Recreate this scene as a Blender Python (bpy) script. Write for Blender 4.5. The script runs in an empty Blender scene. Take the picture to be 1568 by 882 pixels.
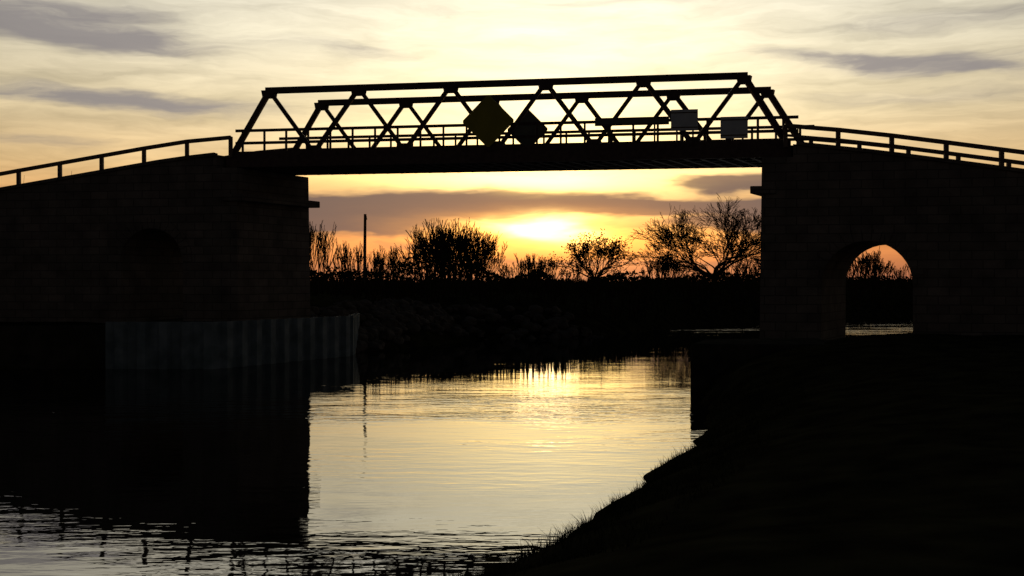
import bpy, math, random
import numpy as np
from mathutils import Vector, noise as mnoise
random.seed(7)
rng = random.Random(11)
scene = bpy.context.scene

# ------------------------------------------------------------------ materials
def new_mat(name):
    m = bpy.data.materials.new(name); m.use_nodes = True
    return m, m.node_tree.nodes, m.node_tree.links, m.node_tree.nodes["Principled BSDF"]

def noisy_mat(name, c1, c2, scale=3.0, rough=0.85, bump=0.3, bdist=0.05, detail=4, metallic=0.0, spec=0.3):
    m, N, L, B = new_mat(name)
    tc = N.new("ShaderNodeTexCoord")
    n = N.new("ShaderNodeTexNoise"); n.inputs["Scale"].default_value = scale; n.inputs["Detail"].default_value = detail
    L.new(tc.outputs["Object"], n.inputs["Vector"])
    r = N.new("ShaderNodeValToRGB")
    r.color_ramp.elements[0].position = 0.35; r.color_ramp.elements[0].color = (*c1, 1)
    r.color_ramp.elements[1].position = 0.68; r.color_ramp.elements[1].color = (*c2, 1)
    L.new(n.outputs["Fac"], r.inputs["Fac"]); L.new(r.outputs["Color"], B.inputs["Base Color"])
    if bump > 0:
        b = N.new("ShaderNodeBump"); b.inputs["Strength"].default_value = bump; b.inputs["Distance"].default_value = bdist
        L.new(n.outputs["Fac"], b.inputs["Height"]); L.new(b.outputs["Normal"], B.inputs["Normal"])
    B.inputs["Roughness"].default_value = rough; B.inputs["Metallic"].default_value = metallic
    B.inputs["Specular IOR Level"].default_value = spec
    return m

def stone_mat():
    m, N, L, B = new_mat("ashlar_stone")
    tc = N.new("ShaderNodeTexCoord")
    mp = N.new("ShaderNodeMapping"); mp.inputs["Rotation"].default_value = (0, 0, math.radians(9.67))
    L.new(tc.outputs["Object"], mp.inputs["Vector"])
    sp = N.new("ShaderNodeSeparateXYZ"); L.new(mp.outputs["Vector"], sp.inputs[0])
    ad = N.new("ShaderNodeMath"); ad.operation = 'ADD'
    L.new(sp.outputs[0], ad.inputs[0]); L.new(sp.outputs[1], ad.inputs[1])
    cb = N.new("ShaderNodeCombineXYZ"); L.new(ad.outputs[0], cb.inputs[0]); L.new(sp.outputs[2], cb.inputs[1])
    bk = N.new("ShaderNodeTexBrick"); bk.inputs["Scale"].default_value = 1.0
    bk.inputs["Brick Width"].default_value = 0.75; bk.inputs["Row Height"].default_value = 0.32
    bk.inputs["Mortar Size"].default_value = 0.02; bk.inputs["Mortar Smooth"].default_value = 0.4
    bk.inputs["Color1"].default_value = (0.30, 0.265, 0.245, 1); bk.inputs["Color2"].default_value = (0.22, 0.20, 0.185, 1)
    bk.inputs["Mortar"].default_value = (0.13, 0.12, 0.11, 1)
    L.new(cb.outputs[0], bk.inputs["Vector"])
    n = N.new("ShaderNodeTexNoise"); n.inputs["Scale"].default_value = 1.3; n.inputs["Detail"].default_value = 5
    L.new(tc.outputs["Object"], n.inputs["Vector"])
    mx = N.new("ShaderNodeMixRGB"); mx.blend_type = 'MULTIPLY'; mx.inputs[0].default_value = 0.85
    L.new(bk.outputs["Color"], mx.inputs[1]); L.new(n.outputs["Fac"], mx.inputs[2])
    L.new(mx.outputs[0], B.inputs["Base Color"])
    b = N.new("ShaderNodeBump"); b.inputs["Strength"].default_value = 0.5; b.inputs["Distance"].default_value = 0.03
    L.new(bk.outputs["Color"], b.inputs["Height"]); L.new(b.outputs["Normal"], B.inputs["Normal"])
    B.inputs["Roughness"].default_value = 0.95; B.inputs["Specular IOR Level"].default_value = 0.05
    return m

MAT_STONE = stone_mat()
MAT_STEEL = noisy_mat("painted_steel", (0.06, 0.035, 0.035), (0.10, 0.065, 0.06), 6, 0.6, 0, 0.01)
MAT_RAIL = noisy_mat("weathered_rail", (0.13, 0.09, 0.075), (0.20, 0.15, 0.12), 8, 0.7, 0, 0.01)
MAT_DECK = noisy_mat("deck_timber", (0.05, 0.045, 0.04), (0.09, 0.08, 0.07), 5)
MAT_PILE = noisy_mat("galvanised_sheet_pile", (0.11, 0.15, 0.17), (0.22, 0.27, 0.30), 1.7, 0.6, 0.1, 0.02, spec=0.15)
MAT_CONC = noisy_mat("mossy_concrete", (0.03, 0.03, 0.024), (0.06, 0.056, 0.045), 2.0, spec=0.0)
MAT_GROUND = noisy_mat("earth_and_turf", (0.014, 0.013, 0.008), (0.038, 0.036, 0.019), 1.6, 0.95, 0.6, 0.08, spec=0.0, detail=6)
MAT_GRASS = noisy_mat("grass_blades", (0.025, 0.03, 0.012), (0.055, 0.055, 0.022), 3, 0.95, 0, 0.01, spec=0.0)
MAT_REED = noisy_mat("dry_reeds", (0.03, 0.025, 0.014), (0.055, 0.042, 0.022), 3, 0.95, 0, 0.01, spec=0.0)
MAT_BARK = noisy_mat("bark", (0.04, 0.03, 0.022), (0.08, 0.06, 0.045), 4, 0.95, 0, 0.02, spec=0.0)
MAT_LEAF = noisy_mat("dark_foliage", (0.03, 0.03, 0.015), (0.06, 0.055, 0.03), 2, 0.95, 0, 0.01, spec=0.0)
MAT_ROCK = noisy_mat("riprap_rock", (0.06, 0.053, 0.045), (0.13, 0.115, 0.10), 2, 0.95, 0.5, 0.06, spec=0.0)
MAT_YELLOW = noisy_mat("yellow_sign_paint", (0.28, 0.25, 0.02), (0.36, 0.31, 0.03), 2, 0.5, 0, 0.01)
MAT_DARKSIGN = noisy_mat("dark_sign_back", (0.10, 0.11, 0.10), (0.15, 0.16, 0.14), 2, 0.5, 0, 0.01)
MAT_WHITE = noisy_mat("white_sign_paint", (0.5, 0.56, 0.64), (0.62, 0.67, 0.74), 3, 0.5, 0, 0.01)
MAT_WOOD = noisy_mat("pole_timber", (0.06, 0.045, 0.03), (0.1, 0.08, 0.06), 5)

# ------------------------------------------------------------------ mesh builder
class M:
    def __init__(s): s.v = []; s.f = []
    def poly(s, pts):
        i = len(s.v); s.v += [tuple(p) for p in pts]; s.f.append(tuple(range(i, i+len(pts))))
    def beam(s, a, b, w, h, up=(0, 0, 1)):
        a = Vector(a); b = Vector(b); d = (b-a).normalized(); up = Vector(up)
        if abs(d.dot(up)) > 0.97: up = Vector((0, 1, 0))
        side = d.cross(up).normalized(); u = side.cross(d).normalized()
        side = side*(w/2); u = u*(h/2); i = len(s.v)
        for p in (a, b):
            for q in (-side-u, side-u, side+u, -side+u): s.v.append(tuple(p+q))
        s.f += [(i, i+1, i+2, i+3), (i+7, i+6, i+5, i+4)]
        for k in range(4):
            j = (k+1) % 4; s.f.append((i+k, i+4+k, i+4+j, i+j))
    def twig(s, a, b, r0, r1):
        d = (b-a)
        if d.length < 1e-5: return
        d.normalize(); ref = Vector((0, 0, 1)) if abs(d.z) < 0.9 else Vector((1, 0, 0))
        x = d.cross(ref).normalized(); y = d.cross(x); i = len(s.v)
        for p, r in ((a, r0), (b, r1)):
            for k in range(3):
                t = k*2.0944; s.v.append(tuple(p+(x*math.cos(t)+y*math.sin(t))*r))
        for k in range(3):
            j = (k+1) % 3; s.f.append((i+k, i+j, i+3+j, i+3+k))
    def extrude(s, pts, off):
        n = len(pts); i = len(s.v); off = Vector(off)
        s.v += [tuple(p) for p in pts] + [tuple(Vector(p)+off) for p in pts]
        s.f.append(tuple(range(i, i+n))); s.f.append(tuple(range(i+2*n-1, i+n-1, -1)))
        for k in range(n):
            j = (k+1) % n; s.f.append((i+k, i+n+k, i+n+j, i+j))
    def obj(s, name, mat, parent=None, bevel=0):
        me = bpy.data.meshes.new(name); me.from_pydata(s.v, [], s.f); me.update()
        if mat: me.materials.append(mat)
        o = bpy.data.objects.new(name, me); scene.collection.objects.link(o)
        if parent: o.parent = parent
        if bevel:
            b = o.modifiers.new("bevel", 'BEVEL'); b.width = bevel; b.segments = 2; b.limit_method = 'ANGLE'
        return o

def empty(name, loc=(0, 0, 0)):
    e = bpy.data.objects.new(name, None); scene.collection.objects.link(e); e.empty_display_size = 0.5
    return e

# ------------------------------------------------------------------ bridge frame
OX, OY = -0.54, 41.45
AX, AY = 0.9858, -0.168
CX, CY = 1.56, 2.95
def B3(s, c, z): return Vector((OX+AX*s+CX*c, OY+AY*s+CY*c, z))
Adir = Vector((AX, AY, 0)); Cdir = Vector((CX, CY, 0)).normalized()

bridge = empty("truss_bridge")
ZT, ZB = 10.66, 8.14
top_s = [-9.23, -5.54, -1.85, 1.85, 5.54, 9.23]
bot_s = [-10.75, -7.38, -3.69, 0, 3.69, 7.38, 10.75]
for c, nm in ((0, "truss_front"), (1, "truss_back")):
    t = M()
    t.beam(B3(-9.36, c, ZT), B3(9.36, c, ZT), 0.26, 0.225)
    t.beam(B3(-10.9, c, ZB), B3(10.9, c, ZB), 0.26, 0.22)
    for i, s in enumerate(top_s):
        w = 0.25 if i == 0 else 0.2
        t.beam(B3(s, c, ZT-0.02), B3(bot_s[i], c, ZB+0.02), 0.2 if i == 0 else 0.16, w, up=(0, 1, 0))
        w = 0.25 if i == 5 else 0.2
        t.beam(B3(s, c, ZT-0.02), B3(bot_s[i+1], c, ZB+0.02), 0.2 if i == 5 else 0.16, w, up=(0, 1, 0))
        pts = [B3(s-0.26, c, ZT), B3(s+0.26, c, ZT), B3(s+0.2, c, ZT-0.3), B3(s-0.2, c, ZT-0.3)]
        t.extrude([p-Cdir*0.135 for p in pts], Cdir*0.27)
    for s in bot_s[1:-1]:
        pts = [B3(s-0.34, c, ZB-0.05), B3(s+0.34, c, ZB-0.05), B3(s+0.2, c, ZB+0.3), B3(s-0.2, c, ZB+0.3)]
        t.extrude([p-Cdir*0.135 for p in pts], Cdir*0.27)
    t.obj(nm, MAT_STEEL, bridge)

for c, nm in ((0.1, "handrail_front"), (0.9, "handrail_back")):
    t = M()
    for z in (8.64, 9.14): t.beam(B3(-10.9, c, z), B3(11.1, c, z), 0.08, 0.11)
    s = -10.6
    while s < 11.1:
        t.beam(B3(s, c, 8.0), B3(s, c, 9.14), 0.08, 0.08); s += 0.92
    t.obj(nm, MAT_STEEL, bridge)

t = M()
t.extrude([B3(-11.0, -0.03, 7.88), B3(11.0, -0.03, 7.88), B3(11.0, 1.03, 7.88), B3(-11.0, 1.03, 7.88)], (0, 0, 0.17))
t.obj("deck_slab", MAT_DECK, bridge)
t = M()
s = -10.6
while s < 10.8:
    t.beam(B3(s, -0.02, 7.74), B3(s, 1.02, 7.74), 0.16, 0.27); s += 0.61
for c in (0.25, 0.5, 0.75): t.beam(B3(-10.9, c, 7.70), B3(10.9, c, 7.70), 0.12, 0.16)
t.obj("floor_beams", MAT_STEEL, bridge)
t = M()
t.beam(B3(-10.95, -0.035, 7.83), B3(10.95, -0.035, 7.83), 0.12, 0.42)
t.beam(B3(-10.95, 1.035, 7.83), B3(10.95, 1.035, 7.83), 0.12, 0.42)
t.obj("edge_girders", MAT_STEEL, bridge)

def arch(s0, s1, zs, n=18, k_=1.0):
    cx = (s0+s1)/2; r = abs(s1-s0)/2; out = []
    for k in range(n+1):
        a = math.pi*k/n
        out.append((cx+(s0-cx)*math.cos(a), zs+r*k_*math.sin(a)))
    return out
def zroadL(s): return float(np.interp(s, [-60, -45, -30, -24, -21, -16, -13, -11.1], [2.2, 3.4, 5.4, 6.3, 6.78, 7.5, 7.93, 8.1]))
def zroadR(s): return float(np.interp(s, [11.1, 14, 17, 19, 24, 32, 45, 60], [8.05, 7.68, 7.22, 6.9, 6.1, 4.9, 3.2, 2.0]))
CF, CB = -0.15, 1.2
thick = Vector((CX, CY, 0))*(CB-CF)
def abut(name, outline):
    t = M(); t.extrude([B3(s, CF, z) for s, z in outline], thick)
    return t.obj(name, MAT_STONE, bridge)
SI_L = -10.15; A_R = (12.1, 15.25, 2.95)
oL = [(SI_L, -1.5), (SI_L-.12, 7.58), (-11.1, 7.58)]
oL += [(s, zroadL(s)) for s in np.arange(-11.1, -60.1, -1.2)] + [(-60, -1.5), (-15.2, -1.5)]
oL += arch(-15.2, -12.53, 3.87) + [(-12.53, -1.5)]
abut("west_abutment", oL)
oR = [(9.9, -1.5), (10.0, 7.58), (11.1, 7.58)]
oR += [(s, zroadR(s)) for s in np.arange(11.1, 60.1, 1.2)] + [(60, -1.5), (A_R[1], -1.5)]
oR += arch(A_R[1], A_R[0], A_R[2]) + [(A_R[0], -1.5)]
abut("east_abutment", oR)

t = M()
for sgn, s0 in ((-1, SI_L+.3), (1, 9.62)):
    s1 = s0+sgn*0.9
    t.extrude([B3(s0, CF-0.05, 6.26), B3(s1, CF-0.05, 6.26), B3(s1, CB+0.05, 6.26), B3(s0, CB+0.05, 6.26)], (0, 0, 0.28))
t.obj("string_course", MAT_STONE, bridge, 0.03)
t = M()
for s0, s1, zs in ((-15.2, -12.53, 3.87), A_R):
    cx = (s0+s1)/2; r = (s1-s0)/2; n = 17
    for k in range(n):
        a0 = math.pi*(k+0.04)/n; a1 = math.pi*(k+0.96)/n; r0 = r+0.004; r1 = r+0.38+0.05*(k % 2)
        q = [(r0, a0), (r1, a0), (r1, a1), (r0, a1)]
        t.extrude([B3(cx+rr*math.cos(a), CF, zs+rr*math.sin(a))-Cdir*0.04 for rr, a in q], Cdir*0.05)
t.obj("arch_rings", MAT_STONE, bridge)
t = M()
for f, rg in ((zroadL, np.arange(-11.2, -50, -1.2)), (zroadR, np.arange(11.2, 50, 1.2))):
    for i in range(len(rg)-1):
        for c in (CF+0.03, CB-0.03):
            a, b = rg[i], rg[i+1]
            t.beam(B3(a, c, f(a)+0.03), B3(b, c, f(b)+0.03), 0.36, 0.13)
t.obj("coping", MAT_STONE, bridge)
t = M()
for f, st, en, sg in ((zroadL, -10.6, -46, -1), (zroadR, 10.8, 46, 1)):
    for c in (CF+0.04, CB-0.06):
        s = st
        while abs(s) < abs(en):
            n = s+sg*1.85
            t.beam(B3(s, c, f(s)-0.1), B3(s, c, f(s)+0.72), 0.14, 0.14)
            t.beam(B3(s, c, f(s)+0.69), B3(n, c, f(n)+0.69), 0.10, 0.15)
            if sg > 0: t.beam(B3(s, c, f(s)+0.34), B3(n, c, f(n)+0.34), 0.06, 0.09)
            s = n
t.obj("approach_railing", MAT_RAIL, bridge)

# ------------------------------------------------------------------ signs
def diamond(name, s, c, z, r, mat):
    e = empty(name)
    t = M(); k = 0.05; pts = []
    for a in range(4):
        th = math.pi/2*a
        for dth in (-k, k): pts.append((r*math.cos(th+dth), r*math.sin(th+dth)))
    t.extrude([B3(s+p[0], c, z+p[1]) for p in pts], Cdir*0.03)
    t.obj("panel", mat, e)
    t = M()
    t.beam(B3(s, c, 8.05)+Cdir*0.08, B3(s, c, z+r*0.7)+Cdir*0.08, 0.09, 0.09)
    t.beam(B3(s-r*0.6, c, z)+Cdir*0.06, B3(s+r*0.6, c, z)+Cdir*0.06, 0.05, 0.08)
    t.obj("support", MAT_STEEL, e)
diamond("diamond_navigation_sign", -0.22, -0.1, 9.18, 0.98, MAT_YELLOW)
diamond("diamond_navigation_sign", -0.18, 0.86, 9.26, 0.82, MAT_DARKSIGN)
def rect(name, s, c, z, w, h, mat):
    e = empty(name)
    t = M()
    t.extrude([B3(s-w/2, c, z-h/2), B3(s+w/2, c, z-h/2), B3(s+w/2, c, z+h/2), B3(s-w/2, c, z+h/2)], Cdir*0.03)
    t.obj("panel", mat, e, 0.008)
    t = M()
    for q in (-0.3, 0.3):
        t.beam(B3(s+q*w, c, 8.1)+Cdir*0.07, B3(s+q*w, c, z+h*0.45)+Cdir*0.07, 0.06, 0.06)
    for q in (-0.35, 0.35):
        t.beam(B3(s-w*0.5, c, z+q*h)-Cdir*0.012, B3(s+w*0.5, c, z+q*h)-Cdir*0.012, 0.02, 0.03)
    t.obj("support", MAT_STEEL, e)
rect("information_sign", 7.16, -0.1, 9.04, 0.98, 0.78, MAT_WHITE)
rect("information_sign", 8.96, -0.1, 8.72, 0.98, 0.8, MAT_WHITE)
rect("clearance_board", 5.2, -0.08, 9.05, 2.75, 0.3, MAT_DARKSIGN)

# ------------------------------------------------------------------ terrain
river = np.array([(-400, 12), (-60, 5), (-25, 4), (-8, 6.0), (-2.8, 8.5), (-0.55, 10.3), (0.55, 12.7), (1.45, 14.8), (2.4, 17.6),
    (3.5, 20.4), (4.5, 24.5), (5.3, 30.2), (7.3, 33), (9.2, 39.3), (12.3, 46), (20, 52), (40, 62), (80, 75), (400, 130),
    (400, 190), (80, 104), (30, 88), (12.6, 75), (5, 60.5), (-2, 57), (-3.6, 52), (-7.0, 46), (-7.0, 44.2), (-10.4, 38.4), (-14.3, 38.4), (-22, 37), (-60, 32), (-400, 60)], float)
def river_sd(X, Y):
    n = len(river); D = np.full(X.shape, 1e9); inside = np.zeros(X.shape, bool)
    for i in range(n):
        x0, y0 = river[i]; x1, y1 = river[(i+1) % n]
        dx, dy = x1-x0, y1-y0
        t = np.clip(((X-x0)*dx+(Y-y0)*dy)/(dx*dx+dy*dy), 0, 1)
        D = np.minimum(D, np.hypot(X-x0-t*dx, Y-y0-t*dy))
        if y0 != y1:
            cond = ((y0 > Y) != (y1 > Y)) & (X < (x1-x0)*(Y-y0)/(y1-y0)+x0)
            inside ^= cond
    return np.where(inside, -D, D)
def sst(a, b, x):
    t = np.clip((x-a)/(b-a), 0, 1); return t*t*(3-2*t)
def vnoise(X, Y):
    return (np.sin(X*1.3+Y*0.7)+np.sin(X*0.47-Y*1.1+2)+np.sin(X*2.9+1.3)*np.sin(Y*2.3)*0.6+np.sin(X*5.1+Y*4.3)*0.3*np.sin(Y*6.1-X*3.1))/3
def ground_z(X, Y):
    X = np.asarray(X, float); Y = np.asarray(Y, float)
    X2 = X+0.09*np.sin(Y*1.9)+0.05*np.sin(Y*4.3+X*2); Y2 = Y+0.09*np.sin(X*2.1+1)
    sd = river_sd(X2, Y2)
    mid = np.interp(X, [-400, -60, -12, -4, 0, 8, 20, 80, 400], [30, 18, 24, 30, 35, 50, 66, 90, 160])
    far = Y > mid
    Hn = 1.45-0.5*sst(33, 37.5, Y)
    Hf = 1.5+0.9*sst(46, 51, Y)
    H = np.where(far, Hf, Hn)
    L = np.where(far, 2.2, 2.2-1.1*sst(22, 28, Y))
    land = H*(1-np.exp(-np.maximum(sd, 0)/L))+0.07*vnoise(X, Y)*np.clip(sd, 0, 1)
    bed = -1.6*(1-np.exp(-np.maximum(-sd, 0)/1.5))
    return np.where(sd > 0, land, bed)
def axis(lo, hi, c0, c1, fine, grow=1.13):
    mid = list(np.arange(c0, c1+1e-6, fine)); a = []; st = fine; x = c1
    while x < hi: st *= grow; x += st; a.append(x)
    b = []; st = fine; x = c0
    while x > lo: st *= grow; x -= st; b.append(x)
    return np.array(b[::-1]+mid+a)
gx = axis(-3000, 3000, -4, 12, 0.17, 1.035); gy = axis(-300, 5000, 8, 26, 0.17, 1.035)
GX, GY = np.meshgrid(gx, gy); GZ = ground_z(GX, GY)
nx, ny = len(gx), len(gy)
vs = np.stack([GX.ravel(), GY.ravel(), GZ.ravel()], 1)
idx = np.arange(nx*ny).reshape(ny, nx)
fs = np.stack([idx[:-1, :-1].ravel(), idx[:-1, 1:].ravel(), idx[1:, 1:].ravel(), idx[1:, :-1].ravel()], 1)
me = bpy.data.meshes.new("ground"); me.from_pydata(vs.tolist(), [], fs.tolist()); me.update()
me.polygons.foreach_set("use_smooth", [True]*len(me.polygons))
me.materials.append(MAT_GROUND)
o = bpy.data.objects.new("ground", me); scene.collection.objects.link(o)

# ------------------------------------------------------------------ water
m, N, L, Bs = new_mat("river_water")
tc = N.new("ShaderNodeTexCoord")
def nz(scale, sx, sy, det, rot=0):
    mp = N.new("ShaderNodeMapping"); mp.inputs["Scale"].default_value = (sx, sy, 1); mp.inputs["Rotation"].default_value = (0, 0, rot)
    L.new(tc.outputs["Object"], mp.inputs["Vector"])
    n = N.new("ShaderNodeTexNoise"); n.inputs["Scale"].default_value = scale; n.inputs["Detail"].default_value = det
    L.new(mp.outputs["Vector"], n.inputs["Vector"]); return n.outputs["Fac"]
def mth(op, a, b=None, c=None, N=N, L=L):
    n = N.new("ShaderNodeMath"); n.operation = op
    for i, v in enumerate((a, b, c)):
        if v is None: continue
        if isinstance(v, (int, float)): n.inputs[i].default_value = v
        else: L.new(v, n.inputs[i])
    return n.outputs[0]
def mrange(v, a, b, c, d):
    pm = N.new("ShaderNodeMapRange"); pm.inputs[1].default_value = a; pm.inputs[2].default_value = b
    pm.inputs[3].default_value = c; pm.inputs[4].default_value = d; L.new(v, pm.inputs[0]); return pm.outputs[0]
big = nz(0.45, 0.7, 1.2, 1, 0.15)
med = nz(2.4, 0.5, 1.5, 3, -0.1)
patch = nz(0.16, 1, 2.4, 2)
spw_ = N.new("ShaderNodeSeparateXYZ"); L.new(tc.outputs["Object"], spw_.inputs[0])
yy_ = spw_.outputs[1]
shelter = mrange(yy_, 28, 35, 1.0, 0.36)                # calmer in the lee of the bridge
breeze = mrange(yy_, 60, 67, 1.0, 10.0)                 # wind-ruffled reach upstream
q_ = mth('DIVIDE', mth('SUBTRACT', yy_, 27.0), 4.0)     # current seam below the bridge
seam = mth('MULTIPLY_ADD', mth('EXPONENT', mth('MULTIPLY', mth('MULTIPLY', q_, q_), -1.0)), 2.6, 1.0)
amp = mth('MULTIPLY', mth('MULTIPLY', mrange(patch, 0.40, 0.62, 0.35, 1.45), breeze), mth('MULTIPLY', shelter, seam))
h = mth('ADD', mth('MULTIPLY', mth('MULTIPLY', big, shelter), 0.008), mth('MULTIPLY', mth('MULTIPLY', med, 0.0064), amp))
b = N.new("ShaderNodeBump"); b.inputs["Strength"].default_value = 1.0; b.inputs["Distance"].default_value = 1.0
L.new(h, b.inputs["Height"])
gl = N.new("ShaderNodeBsdfGlossy"); gl.inputs["Roughness"].default_value = 0.015; gl.inputs["Color"].default_value = (0.98, 0.98, 0.98, 1)
L.new(b.outputs["Normal"], gl.inputs["Normal"])
Bs.inputs["Base Color"].default_value = (0.006, 0.008, 0.007, 1); Bs.inputs["Roughness"].default_value = 0.6; Bs.inputs["Specular IOR Level"].default_value = 0.0
fr = N.new("ShaderNodeFresnel"); fr.inputs["IOR"].default_value = 5.0; L.new(b.outputs["Normal"], fr.inputs["Normal"])
mix = N.new("ShaderNodeMixShader"); L.new(fr.outputs[0], mix.inputs[0]); L.new(Bs.outputs[0], mix.inputs[1]); L.new(gl.outputs[0], mix.inputs[2])
L.new(mix.outputs[0], N["Material Output"].inputs["Surface"])
t = M(); t.poly([(-3000, -200, 0), (3000, -200, 0), (3000, 3000, 0), (-3000, 3000, 0)])
t.obj("water", m)

# ------------------------------------------------------------------ sheet-pile wall
spw = empty("sheet_pile_wall")
path = [(-14.3, 38.0), (-10.4, 38.0), (-6.75, 44.7), (-7.0, 48.5)]
t = M(); prof = []
for i in range(len(path)-1):
    a = Vector((*path[i], 0)); bb = Vector((*path[i+1], 0)); d = bb-a; l = d.length; d.normalize(); nrm = Vector((d.y, -d.x, 0))
    n = max(1, round(l/0.8)); p = l/n
    for k in range(n):
        for u, off in ((0.0, 0), (0.35, 0), (0.5, 0.2), (0.85, 0.2)):
            prof.append(a+d*(k+u)*p+nrm*off*0.8)
prof.append(Vector((*path[-1], 0)))
for k in range(len(prof)-1):
    a, bb = prof[k], prof[k+1]
    t.poly([(a.x, a.y, -1.5), (bb.x, bb.y, -1.5), (bb.x, bb.y, 1.66), (a.x, a.y, 1.66)])
o = t.obj("piles", MAT_PILE, spw)
sm = o.modifiers.new("thick", 'SOLIDIFY'); sm.thickness = 0.03
t = M(); t.extrude([(-14.2, 38.35, -1), (-10.6, 38.35, -1), (-7.15, 44.6, -1), (-7.4, 48.5, -1), (-9.5, 50, -1), (-14.2, 46, -1)], (0, 0, 2.5))
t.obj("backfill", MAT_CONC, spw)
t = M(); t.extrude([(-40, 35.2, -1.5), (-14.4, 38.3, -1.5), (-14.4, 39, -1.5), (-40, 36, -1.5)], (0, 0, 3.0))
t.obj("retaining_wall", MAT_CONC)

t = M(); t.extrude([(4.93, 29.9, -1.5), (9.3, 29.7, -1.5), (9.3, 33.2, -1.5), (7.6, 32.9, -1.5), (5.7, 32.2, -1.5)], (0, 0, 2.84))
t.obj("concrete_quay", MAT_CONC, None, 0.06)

# ------------------------------------------------------------------ riprap
t = M()
import bmesh
bm = bmesh.new(); bmesh.ops.create_icosphere(bm, subdivisions=2, radius=1)
ICO_V = [v.co.copy() for v in bm.verts]; ICO_F = [tuple(v.index for v in f.verts) for f in bm.faces]; bm.free()
def rock(M_, c, r):
    sx, sy, sz = r*rng.uniform(.8, 1.4), r*rng.uniform(.8, 1.3), r*rng.uniform(.5, .9); o = rng.uniform(0, 50)
    i = len(M_.v)
    for v in ICO_V:
        k = 1+0.35*mnoise.noise(v*1.6+Vector((o, 0, 0)))
        M_.v.append((c[0]+v.x*sx*k, c[1]+v.y*sy*k, c[2]+v.z*sz*k))
    for f in ICO_F: M_.f.append(tuple(i+q for q in f))
for _ in range(330):
    u = rng.random(); seg = rng.random()
    if seg < 0.75: x = -6.9+4.4*u; y = 46.5+10*u
    else: x = -2+7*u; y = 57+3*u
    off = rng.uniform(-0.2, 3.0); x -= off*0.85; y += off*0.55
    z = float(ground_z(x, y)); rock(t, (x, y, max(z, -0.1)+0.02), rng.uniform(0.15, 0.42))
t.obj("riprap", MAT_ROCK)

# ------------------------------------------------------------------ grass and reeds
def blades(name, pts, hmin, hmax, w, mat, lean=0.35, obj=None):
    t = obj or M()
    zs = ground_z([p[0] for p in pts], [p[1] for p in pts])
    for (x, y), z in zip(pts, zs):
        if z < 0.02: continue
        h = rng.uniform(hmin, hmax); a = rng.uniform(0, 6.28); ln = rng.uniform(0, lean)*h; b2 = rng.uniform(0, 6.28)
        dx, dy = math.cos(a)*w/2, math.sin(a)*w/2; lx, ly = math.cos(b2)*ln, math.sin(b2)*ln; z = float(z)-0.03
        i = len(t.v)
        t.v += [(x-dx, y-dy, z), (x+dx, y+dy, z), (x+lx*.4+dx*.7, y+ly*.4+dy*.7, z+h*.6), (x+lx*.4-dx*.7, y+ly*.4-dy*.7, z+h*.6), (x+lx, y+ly, z+h)]
        t.f += [(i, i+1, i+2, i+3), (i+3, i+2, i+4)]
    return t if name is None else t.obj(name, mat)
npr = np.random.RandomState(3)
arr = np.stack([npr.uniform(-3, 9, 90000), npr.uniform(7, 26, 90000)], 1); sd = river_sd(arr[:, 0], arr[:, 1])
keep = [(float(p[0]), float(p[1])) for p, d in zip(arr, sd) if 0 < d < 2.0 and (mnoise.noise(Vector((p[0]*1.1, p[1]*1.1, 3))) > -0.35)]
tg = blades(None, keep, 0.03, 0.12, 0.010, MAT_GRASS, 0.9)
pts = []
for _ in range(80):
    i = rng.randint(3, 8); u = rng.random(); p = river[i]*(1-u)+river[i+1]*u
    cx_, cy_ = p[0]+rng.uniform(0.1, 0.9), p[1]-rng.uniform(0.1, 0.7); k_ = rng.uniform(.06, .16)
    for _ in range(rng.randint(15, 60)): pts.append((cx_+rng.gauss(0, k_), cy_+rng.gauss(0, k_)))
blades("bank_grass", pts, 0.06, 0.22, 0.009, MAT_GRASS, 1.0, tg)
arr = np.stack([npr.uniform(-70, 110, 42000), npr.uniform(47, 128, 42000)], 1); sd = river_sd(arr[:, 0], arr[:, 1])
keep = [(float(p[0]), float(p[1])) for p, d in zip(arr, sd) if d > 0.6 and (p[1] > 62 or d > 3.2) and (p[1] > 56 or (p[0] > -7))]
blades("reed_bed", keep, 0.4, 1.15, 0.12, MAT_REED, 0.3)

# ------------------------------------------------------------------ trees
def grow(t, p, d, l, r, dep, spread, up, ratio, leaf=None, kmin=2, kmax=3, rmin=0.02):
    mid = p+d*l*0.5+Vector((rng.gauss(0, .05), rng.gauss(0, .05), rng.gauss(0, .03)))*l
    e = p+d*l
    r1 = max(rmin, r*0.72)
    t.twig(p, mid, r, (r+r1)/2); t.twig(mid, e, (r+r1)/2, r1)
    if dep == 0:
        if leaf is not None:
            for _ in range(leaf):
                c = e+Vector((rng.gauss(0, .3), rng.gauss(0, .3), rng.gauss(0, .25)))
                a = Vector((rng.gauss(0, 1), rng.gauss(0, 1), rng.gauss(0, 1))).normalized()*0.14
                q = a.cross(Vector((rng.random(), rng.random(), 1))).normalized()*0.09
                t.poly([c-a, c+q, c+a, c-q])
        return
    for k in range(rng.randint(kmin, kmax)):
        v = Vector((rng.gauss(0, 1), rng.gauss(0, 1), rng.gauss(0, .8))).normalized()
        nd = (d+v*spread*rng.uniform(.6, 1.25)+Vector((0, 0, up))).normalized()
        st = e if k < 2 else mid
        grow(t, st, nd, l*ratio*rng.uniform(.8, 1.15), r1*(0.85 if k == 0 else 0.7), dep-1, spread, up, ratio, leaf, kmin, kmax, rmin)

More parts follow.
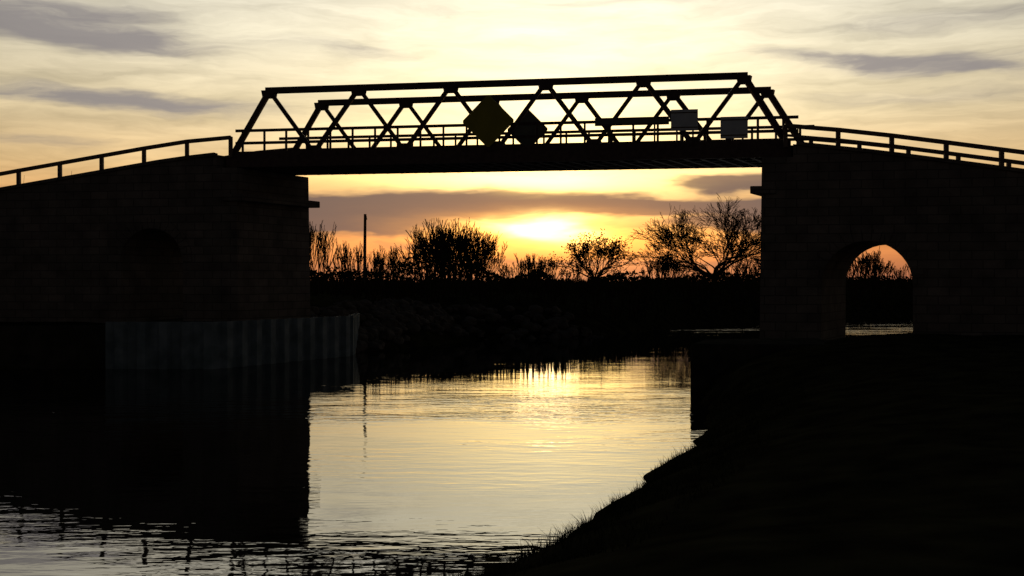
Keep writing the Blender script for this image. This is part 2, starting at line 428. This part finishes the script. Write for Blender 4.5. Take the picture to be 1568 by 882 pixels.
def gz(x, y): return float(ground_z(x, y))
def tree(name, x, y, trunk, l, r, dep, spread, up, ratio, limbs=5, leaf=None, rmin=0.02, tilt=0.8, kmin=2):
    t = M(); p = Vector((x, y, gz(x, y)-0.2)); top = p+Vector((0.1, 0, trunk))
    t.twig(p, top, r*1.4, r)
    for k in range(limbs):
        a = 6.283*k/limbs+rng.uniform(-.3, .3)
        d = Vector((math.cos(a)*tilt, math.sin(a)*tilt, rng.uniform(.4, 1.1))).normalized()
        grow(t, top-Vector((0, 0, rng.uniform(0, trunk*.3))), d, l*rng.uniform(.85, 1.15), r*.6, dep, spread, up, ratio, leaf, rmin=rmin, kmin=kmin)
    return t.obj(name, MAT_BARK if leaf is None else MAT_LEAF)
def bush(name, x, y, w, h, stems, dep=3, leaf=None, mat=MAT_BARK, rmin=0.02, spread=.42, up=.22):
    t = M()
    for k in range(stems):
        px = x+rng.gauss(0, w*.24); py = y+rng.gauss(0, w*.2); p = Vector((px, py, gz(px, py)-0.2))
        fall = math.exp(-((px-x)/(w*.5))**2)
        hh = h*(0.45+0.55*fall)*rng.uniform(.7, 1.05)
        d = Vector(((px-x)/w*0.9+rng.gauss(0, .12), rng.gauss(0, .15), 1)).normalized()
        grow(t, p, d, hh*0.36, 0.06, dep, spread, up, 0.72, leaf, rmin=rmin)
    return t.obj(name, mat)

rng = random.Random(5)
tree("bare_tree", 24.2, 130, 1.6, 2.55, 0.34, 7, 0.62, 0.05, 0.80, limbs=10, rmin=0.026, tilt=1.1)
tree("small_tree", 9.9, 130, 1.2, 1.85, 0.22, 4, 0.65, 0.06, 0.80, limbs=12, leaf=6, rmin=0.03, tilt=0.8)
bush("bare_bush", -7.3, 127, 9.8, 8.4, 190, 3, rmin=0.03)
bush("bare_bush", 2.5, 132, 8, 4.6, 60, 3, rmin=0.028)
bush("bare_bush", -14.5, 125, 5, 5.2, 34, 3, rmin=0.026, spread=.3, up=.35)
bush("bare_bush", -18.5, 123, 4, 5.6, 28, 3, rmin=0.026, spread=.3, up=.35)
bush("bare_bush", -22.8, 122, 3.4, 8.2, 34, 3, rmin=0.028, spread=.3, up=.35)
bush("bare_bush", 18.0, 128, 5, 4.6, 40, 3, rmin=0.028)
bush("bare_bush", 27.5, 129, 6, 4.2, 40, 3, rmin=0.028)
bush("bare_bush", 43.5, 132, 5, 5.0, 60, 3, rmin=0.03)
bush("bare_bush", 51, 136, 7, 3.6, 30, 3, rmin=0.02)
bush("bare_bush", -22.0, 50, 2.6, 6.9, 14, 3, rmin=0.008)
t = M()
for _ in range(560):
    x = rng.uniform(-90, 110); y = rng.uniform(118, 145)
    hh = 1.2+1.2*mnoise.noise(Vector((x*0.16, 5, 0)))+rng.uniform(-.3, .5)
    if x < -10: hh += .7
    p = Vector((x, y, gz(x, y)-.2))
    grow(t, p, Vector((rng.gauss(0, .2), rng.gauss(0, .2), 1)).normalized(), max(.4, hh*.42), 0.05, 2, 0.5, 0.15, 0.75, None, rmin=0.028)
t.obj("scrub_thicket", MAT_BARK)
t = M()
for _ in range(24000):
    x = rng.uniform(-80, 100); y = rng.uniform(112, 140)
    top = 1.1+1.4*mnoise.noise(Vector((x*0.2, 1, 0)))+.6*mnoise.noise(Vector((x*0.9, 4, 0)))
    if -14 < x < -1: top += 3.2*math.exp(-((x+7.3)/4)**2)
    if x < -9: top += .9
    if 21 < x < 28: top += .6
    c = Vector((x, y, gz(x, y)+max(.3, top)*rng.random()**0.7))
    a = Vector((rng.gauss(0, 1), rng.gauss(0, 1), rng.gauss(0, 1))).normalized()*rng.uniform(.15, .32)
    q = a.cross(Vector((rng.random(), rng.random(), 1))).normalized()*rng.uniform(.1, .22)
    t.poly([c-a, c+q, c+a, c-q])
t.obj("hedge", MAT_LEAF)

up_ = empty("utility_pole")
t = M(); zb = gz(-10.5, 77)
t.twig(Vector((-10.5, 77, zb-.3)), Vector((-10.45, 77, 7.9)), 0.15, 0.11)
t.obj("pole", MAT_WOOD, up_)
t = M(); t.beam((-10.48, 76.88, 7.6), (-10.48, 77.9, 7.6), 0.1, 0.1)
for yy in (76.95, 77.4, 77.8): t.beam((-10.48, yy, 7.6), (-10.48, yy, 7.8), 0.06, 0.06)
t.obj("crossarm", MAT_WOOD, up_)

# ------------------------------------------------------------------ sky
SUN_AZ, SUN_EL = math.radians(1.9), math.radians(2.8)
w = bpy.data.worlds.new("World"); scene.world = w; w.use_nodes = True
w.cycles.sampling_method = 'MANUAL'; w.cycles.sample_map_resolution = 512
N = w.node_tree.nodes; L = w.node_tree.links; N.clear()
def mt(op, a, b=None, c=None): return mth(op, a, b, c, N, L)
tc = N.new("ShaderNodeTexCoord")
sp = N.new("ShaderNodeSeparateXYZ"); L.new(tc.outputs["Generated"], sp.inputs[0])
az = mt('ARCTAN2', sp.outputs[0], sp.outputs[1]); el = mt('ARCSINE', sp.outputs[2])
def wn(ka, ke, det, off=0.0, rough=0.55, A=az, E=el):
    cb = N.new("ShaderNodeCombineXYZ"); L.new(mt('MULTIPLY', A, ka), cb.inputs[0]); L.new(mt('MULTIPLY', E, ke), cb.inputs[1]); cb.inputs[2].default_value = off
    n = N.new("ShaderNodeTexNoise"); n.inputs["Scale"].default_value = 1; n.inputs["Detail"].default_value = det; n.inputs["Roughness"].default_value = rough
    L.new(cb.outputs[0], n.inputs["Vector"]); return n
wp = wn(7, 30, 4, 0)
spc = N.new("ShaderNodeSeparateColor"); L.new(wp.outputs["Color"], spc.inputs[0])
azw = mt('ADD', az, mt('MULTIPLY', mt('SUBTRACT', spc.outputs[1], 0.5), 0.18))
elw = mt('ADD', el, mt('MULTIPLY', mt('SUBTRACT', spc.outputs[0], 0.5), 0.036))
F = 1655.0
def gauss(px, py, hw, hh, A=az, E=el, tilt=0.0):
    """cloud feature by bearing / elevation"""
    a0 = math.atan(px/F); e0 = math.atan(py/F*math.cos(a0)); wa = hw/F; we = hh/F
    da = mt('SUBTRACT', A, a0); e_ = mt('SUBTRACT', E, e0)
    if tilt: e_ = mt('SUBTRACT', e_, mt('MULTIPLY', da, tilt))
    u = mt('DIVIDE', da, wa); v = mt('DIVIDE', e_, we)
    q = mt('MULTIPLY_ADD', u, u, mt('MULTIPLY', v, v))
    return mt('EXPONENT', mt('MULTIPLY', q, -1.0))
def total(lst):
    o = None
    for amp, g in lst: o = mt('MULTIPLY', g, amp) if o is None else mt('MULTIPLY_ADD', g, amp, o)
    return o
ramp = N.new("ShaderNodeValToRGB"); cr = ramp.color_ramp
stops = [(0, (.36, .13, .085)), (1.0, (.60, .20, .08)), (2.3, (.88, .32, .09)), (4, (.92, .47, .16)), (6, (.88, .60, .29)), (9, (.84, .69, .43)),
         (12.5, (.84, .76, .57)), (16, (.80, .75, .62)), (19.5, (.60, .585, .54)), (25, (.24, .25, .26)), (35, (.06, .07, .085)), (60, (.022, .03, .042)), (90, (.016, .022, .034))]
while len(cr.elements) < len(stops): cr.elements.new(0.5)
for e, (d, c) in zip(cr.elements, stops): e.position = d/90; e.color = (*c, 1)
L.new(mt('DIVIDE', mt('MAXIMUM', el, 0.0), math.pi/2), ramp.inputs[0])
da = mt('ABSOLUTE', mt('SUBTRACT', az, SUN_AZ))
fr = N.new("ShaderNodeValToRGB"); cr = fr.color_ramp
st = [(0, 1.1), (8, 1.04), (16, .94), (26, .80), (40, .40), (65, .13), (100, .065), (180, .055)]
while len(cr.elements) < len(st): cr.elements.new(0.5)
for e, (d, c) in zip(cr.elements, st): e.position = d/180; e.color = (c, c, c*(1.0 if d < 50 else 1.2), 1)
L.new(mt('DIVIDE', da, math.pi), fr.inputs[0])
def vm(op, a, b):
    n = N.new("ShaderNodeVectorMath"); n.operation = op
    for i, v in enumerate((a, b)):
        if isinstance(v, tuple): n.inputs[i].default_value = v
        else: L.new(v, n.inputs[i])
    return n.outputs[0]
def vs_(a, s):
    n = N.new("ShaderNodeVectorMath"); n.operation = 'SCALE'
    if isinstance(a, tuple): n.inputs[0].default_value = a
    else: L.new(a, n.inputs[0])
    L.new(s, n.inputs[3]); return n.outputs[0]
base = vm('MULTIPLY', ramp.outputs[0], fr.outputs[0])
tex = wn(8, 70, 5, 9.7, 0.6, azw, elw).outputs["Fac"]
base = vs_(base, mt('MULTIPLY_ADD', tex, -1.0, 1.46))
base = vm('ADD', base, vs_((.45, .39, .22), gauss(70, 300, 340, 190)))
base = vm('ADD', base, vs_((1.05, .72, .20), gauss(65, 200, 200, 75, az, elw)))
base = vm('ADD', base, vs_((.28, .15, .02), gauss(60, 150, 420, 60, az, elw)))
cl = total([(1.15, gauss(-700, 388, 240, 25, azw, elw, -0.05)), (.55, gauss(-700, 425, 170, 12, azw, elw)),
            (1.0, gauss(-650, 282, 270, 16, azw, elw, -0.03)), (.45, gauss(-250, 355, 160, 12, azw, elw, -0.1)),
            (1.0, gauss(570, 340, 190, 13, azw, elw, -0.07)), (.65, gauss(690, 325, 110, 10, azw, elw, -0.1)),
            (.5, gauss(650, 288, 190, 14, azw, elw)), (.5, gauss(680, 405, 220, 20, azw, elw)), (.4, gauss(200, 430, 250, 9, azw, elw)),
            (.45, gauss(-740, 215, 150, 14, azw, elw)), (.3, gauss(-100, 415, 80, 8, azw, elw))])
ml = mt('MULTIPLY', cl, mt('MULTIPLY_ADD', tex, 1.7, 0.15))
def smooth(v, a, b, top):
    mr = N.new("ShaderNodeMapRange"); mr.interpolation_type = 'SMOOTHSTEP'; mr.inputs[1].default_value = a; mr.inputs[2].default_value = b
    mr.inputs[3].default_value = 0; mr.inputs[4].default_value = top; L.new(v, mr.inputs[0]); return mr.outputs[0]
mxa = N.new("ShaderNodeMixRGB"); L.new(smooth(ml, 0.1, 1.0, 0.9), mxa.inputs[0]); L.new(base, mxa.inputs[1])
L.new(vs_((.28, .255, .26), mt('MULTIPLY_ADD', fr.outputs[0], 0.75, 0.3)), mxa.inputs[2])
lo = total([(1.5, gauss(-190, 118, 340, 24, azw, elw, 0.02)), (1.3, gauss(240, 114, 260, 13, azw, elw, 0.0)), (1.15, gauss(370, 156, 95, 16, azw, elw)),
            (1.2, gauss(-250, 84, 140, 18, azw, elw)), (1.0, gauss(340, 84, 140, 11, azw, elw)), (.9, gauss(-600, 110, 260, 30, azw, elw)), (.9, gauss(650, 110, 260, 30, azw, elw)),
            (.7, gauss(90, 28, 400, 7, azw, elw)), (.7, gauss(-150, 55, 130, 7, azw, elw))])
ml = mt('MULTIPLY', lo, mt('MULTIPLY_ADD', tex, 1.2, 0.35))
mxb = N.new("ShaderNodeMixRGB"); L.new(smooth(ml, 0.2, 0.85, 0.97), mxb.inputs[0]); L.new(mxa.outputs[0], mxb.inputs[1])
mxb.inputs[2].default_value = (.125, .093, .10, 1)
col = mxb.outputs[0]
elt = mt('MULTIPLY_ADD', mt('SUBTRACT', tex, 0.5), 0.014, el)
col = vm('ADD', col, vs_((5.0, 3.6, 1.1), gauss(54, 80, 56, 17, azw, elt)))
col = vm('ADD', col, vs_((1.5, .58, .03), gauss(60, 76, 165, 24, azw, elt)))
col = vm('ADD', col, vs_((1.7, 1.1, .26), gauss(72, 152, 145, 13, azw, elt)))
col = vm('ADD', col, vs_((.50, .25, .05), gauss(-60, 160, 330, 11, azw, elt)))
col = vm('ADD', col, vs_((.55, .15, .005), gauss(45, 46, 320, 21, az, elt)))
col = vm('ADD', col, vs_((.18, .055, .002), gauss(70, 80, 200, 50)))
sky = N.new("ShaderNodeTexSky"); sky.sky_type = 'NISHITA'; sky.sun_disc = False; sky.sun_elevation = SUN_EL; sky.sun_rotation = SUN_AZ
bg2 = N.new("ShaderNodeBackground"); bg2.inputs["Strength"].default_value = 0.004; L.new(sky.outputs[0], bg2.inputs[0])
bg = N.new("ShaderNodeBackground"); bg.inputs["Strength"].default_value = 1.0; L.new(col, bg.inputs[0])
ad = N.new("ShaderNodeAddShader"); L.new(bg.outputs[0], ad.inputs[0]); L.new(bg2.outputs[0], ad.inputs[1])
out = N.new("ShaderNodeOutputWorld"); L.new(ad.outputs[0], out.inputs["Surface"])

ld = bpy.data.lights.new("sun", 'SUN'); ld.energy = 0.03; ld.angle = math.radians(5); ld.color = (1, .68, .35)
so = bpy.data.objects.new("sun", ld); scene.collection.objects.link(so)
dv = Vector((math.sin(SUN_AZ)*math.cos(SUN_EL), math.cos(SUN_AZ)*math.cos(SUN_EL), math.sin(SUN_EL)))
so.rotation_euler = dv.to_track_quat('Z', 'Y').to_euler()

cd = bpy.data.cameras.new("camera"); cd.lens = 38; cd.sensor_width = 36; cd.clip_end = 10000; cd.clip_start = 0.1
cam = bpy.data.objects.new("camera", cd); scene.collection.objects.link(cam)
cam.location = (0, 0, 3.05); cam.rotation_euler = (math.radians(90-0.31), 0, 0)
scene.camera = cam
scene.view_settings.view_transform = 'Standard'; scene.view_settings.look = 'None'; scene.view_settings.exposure = 0
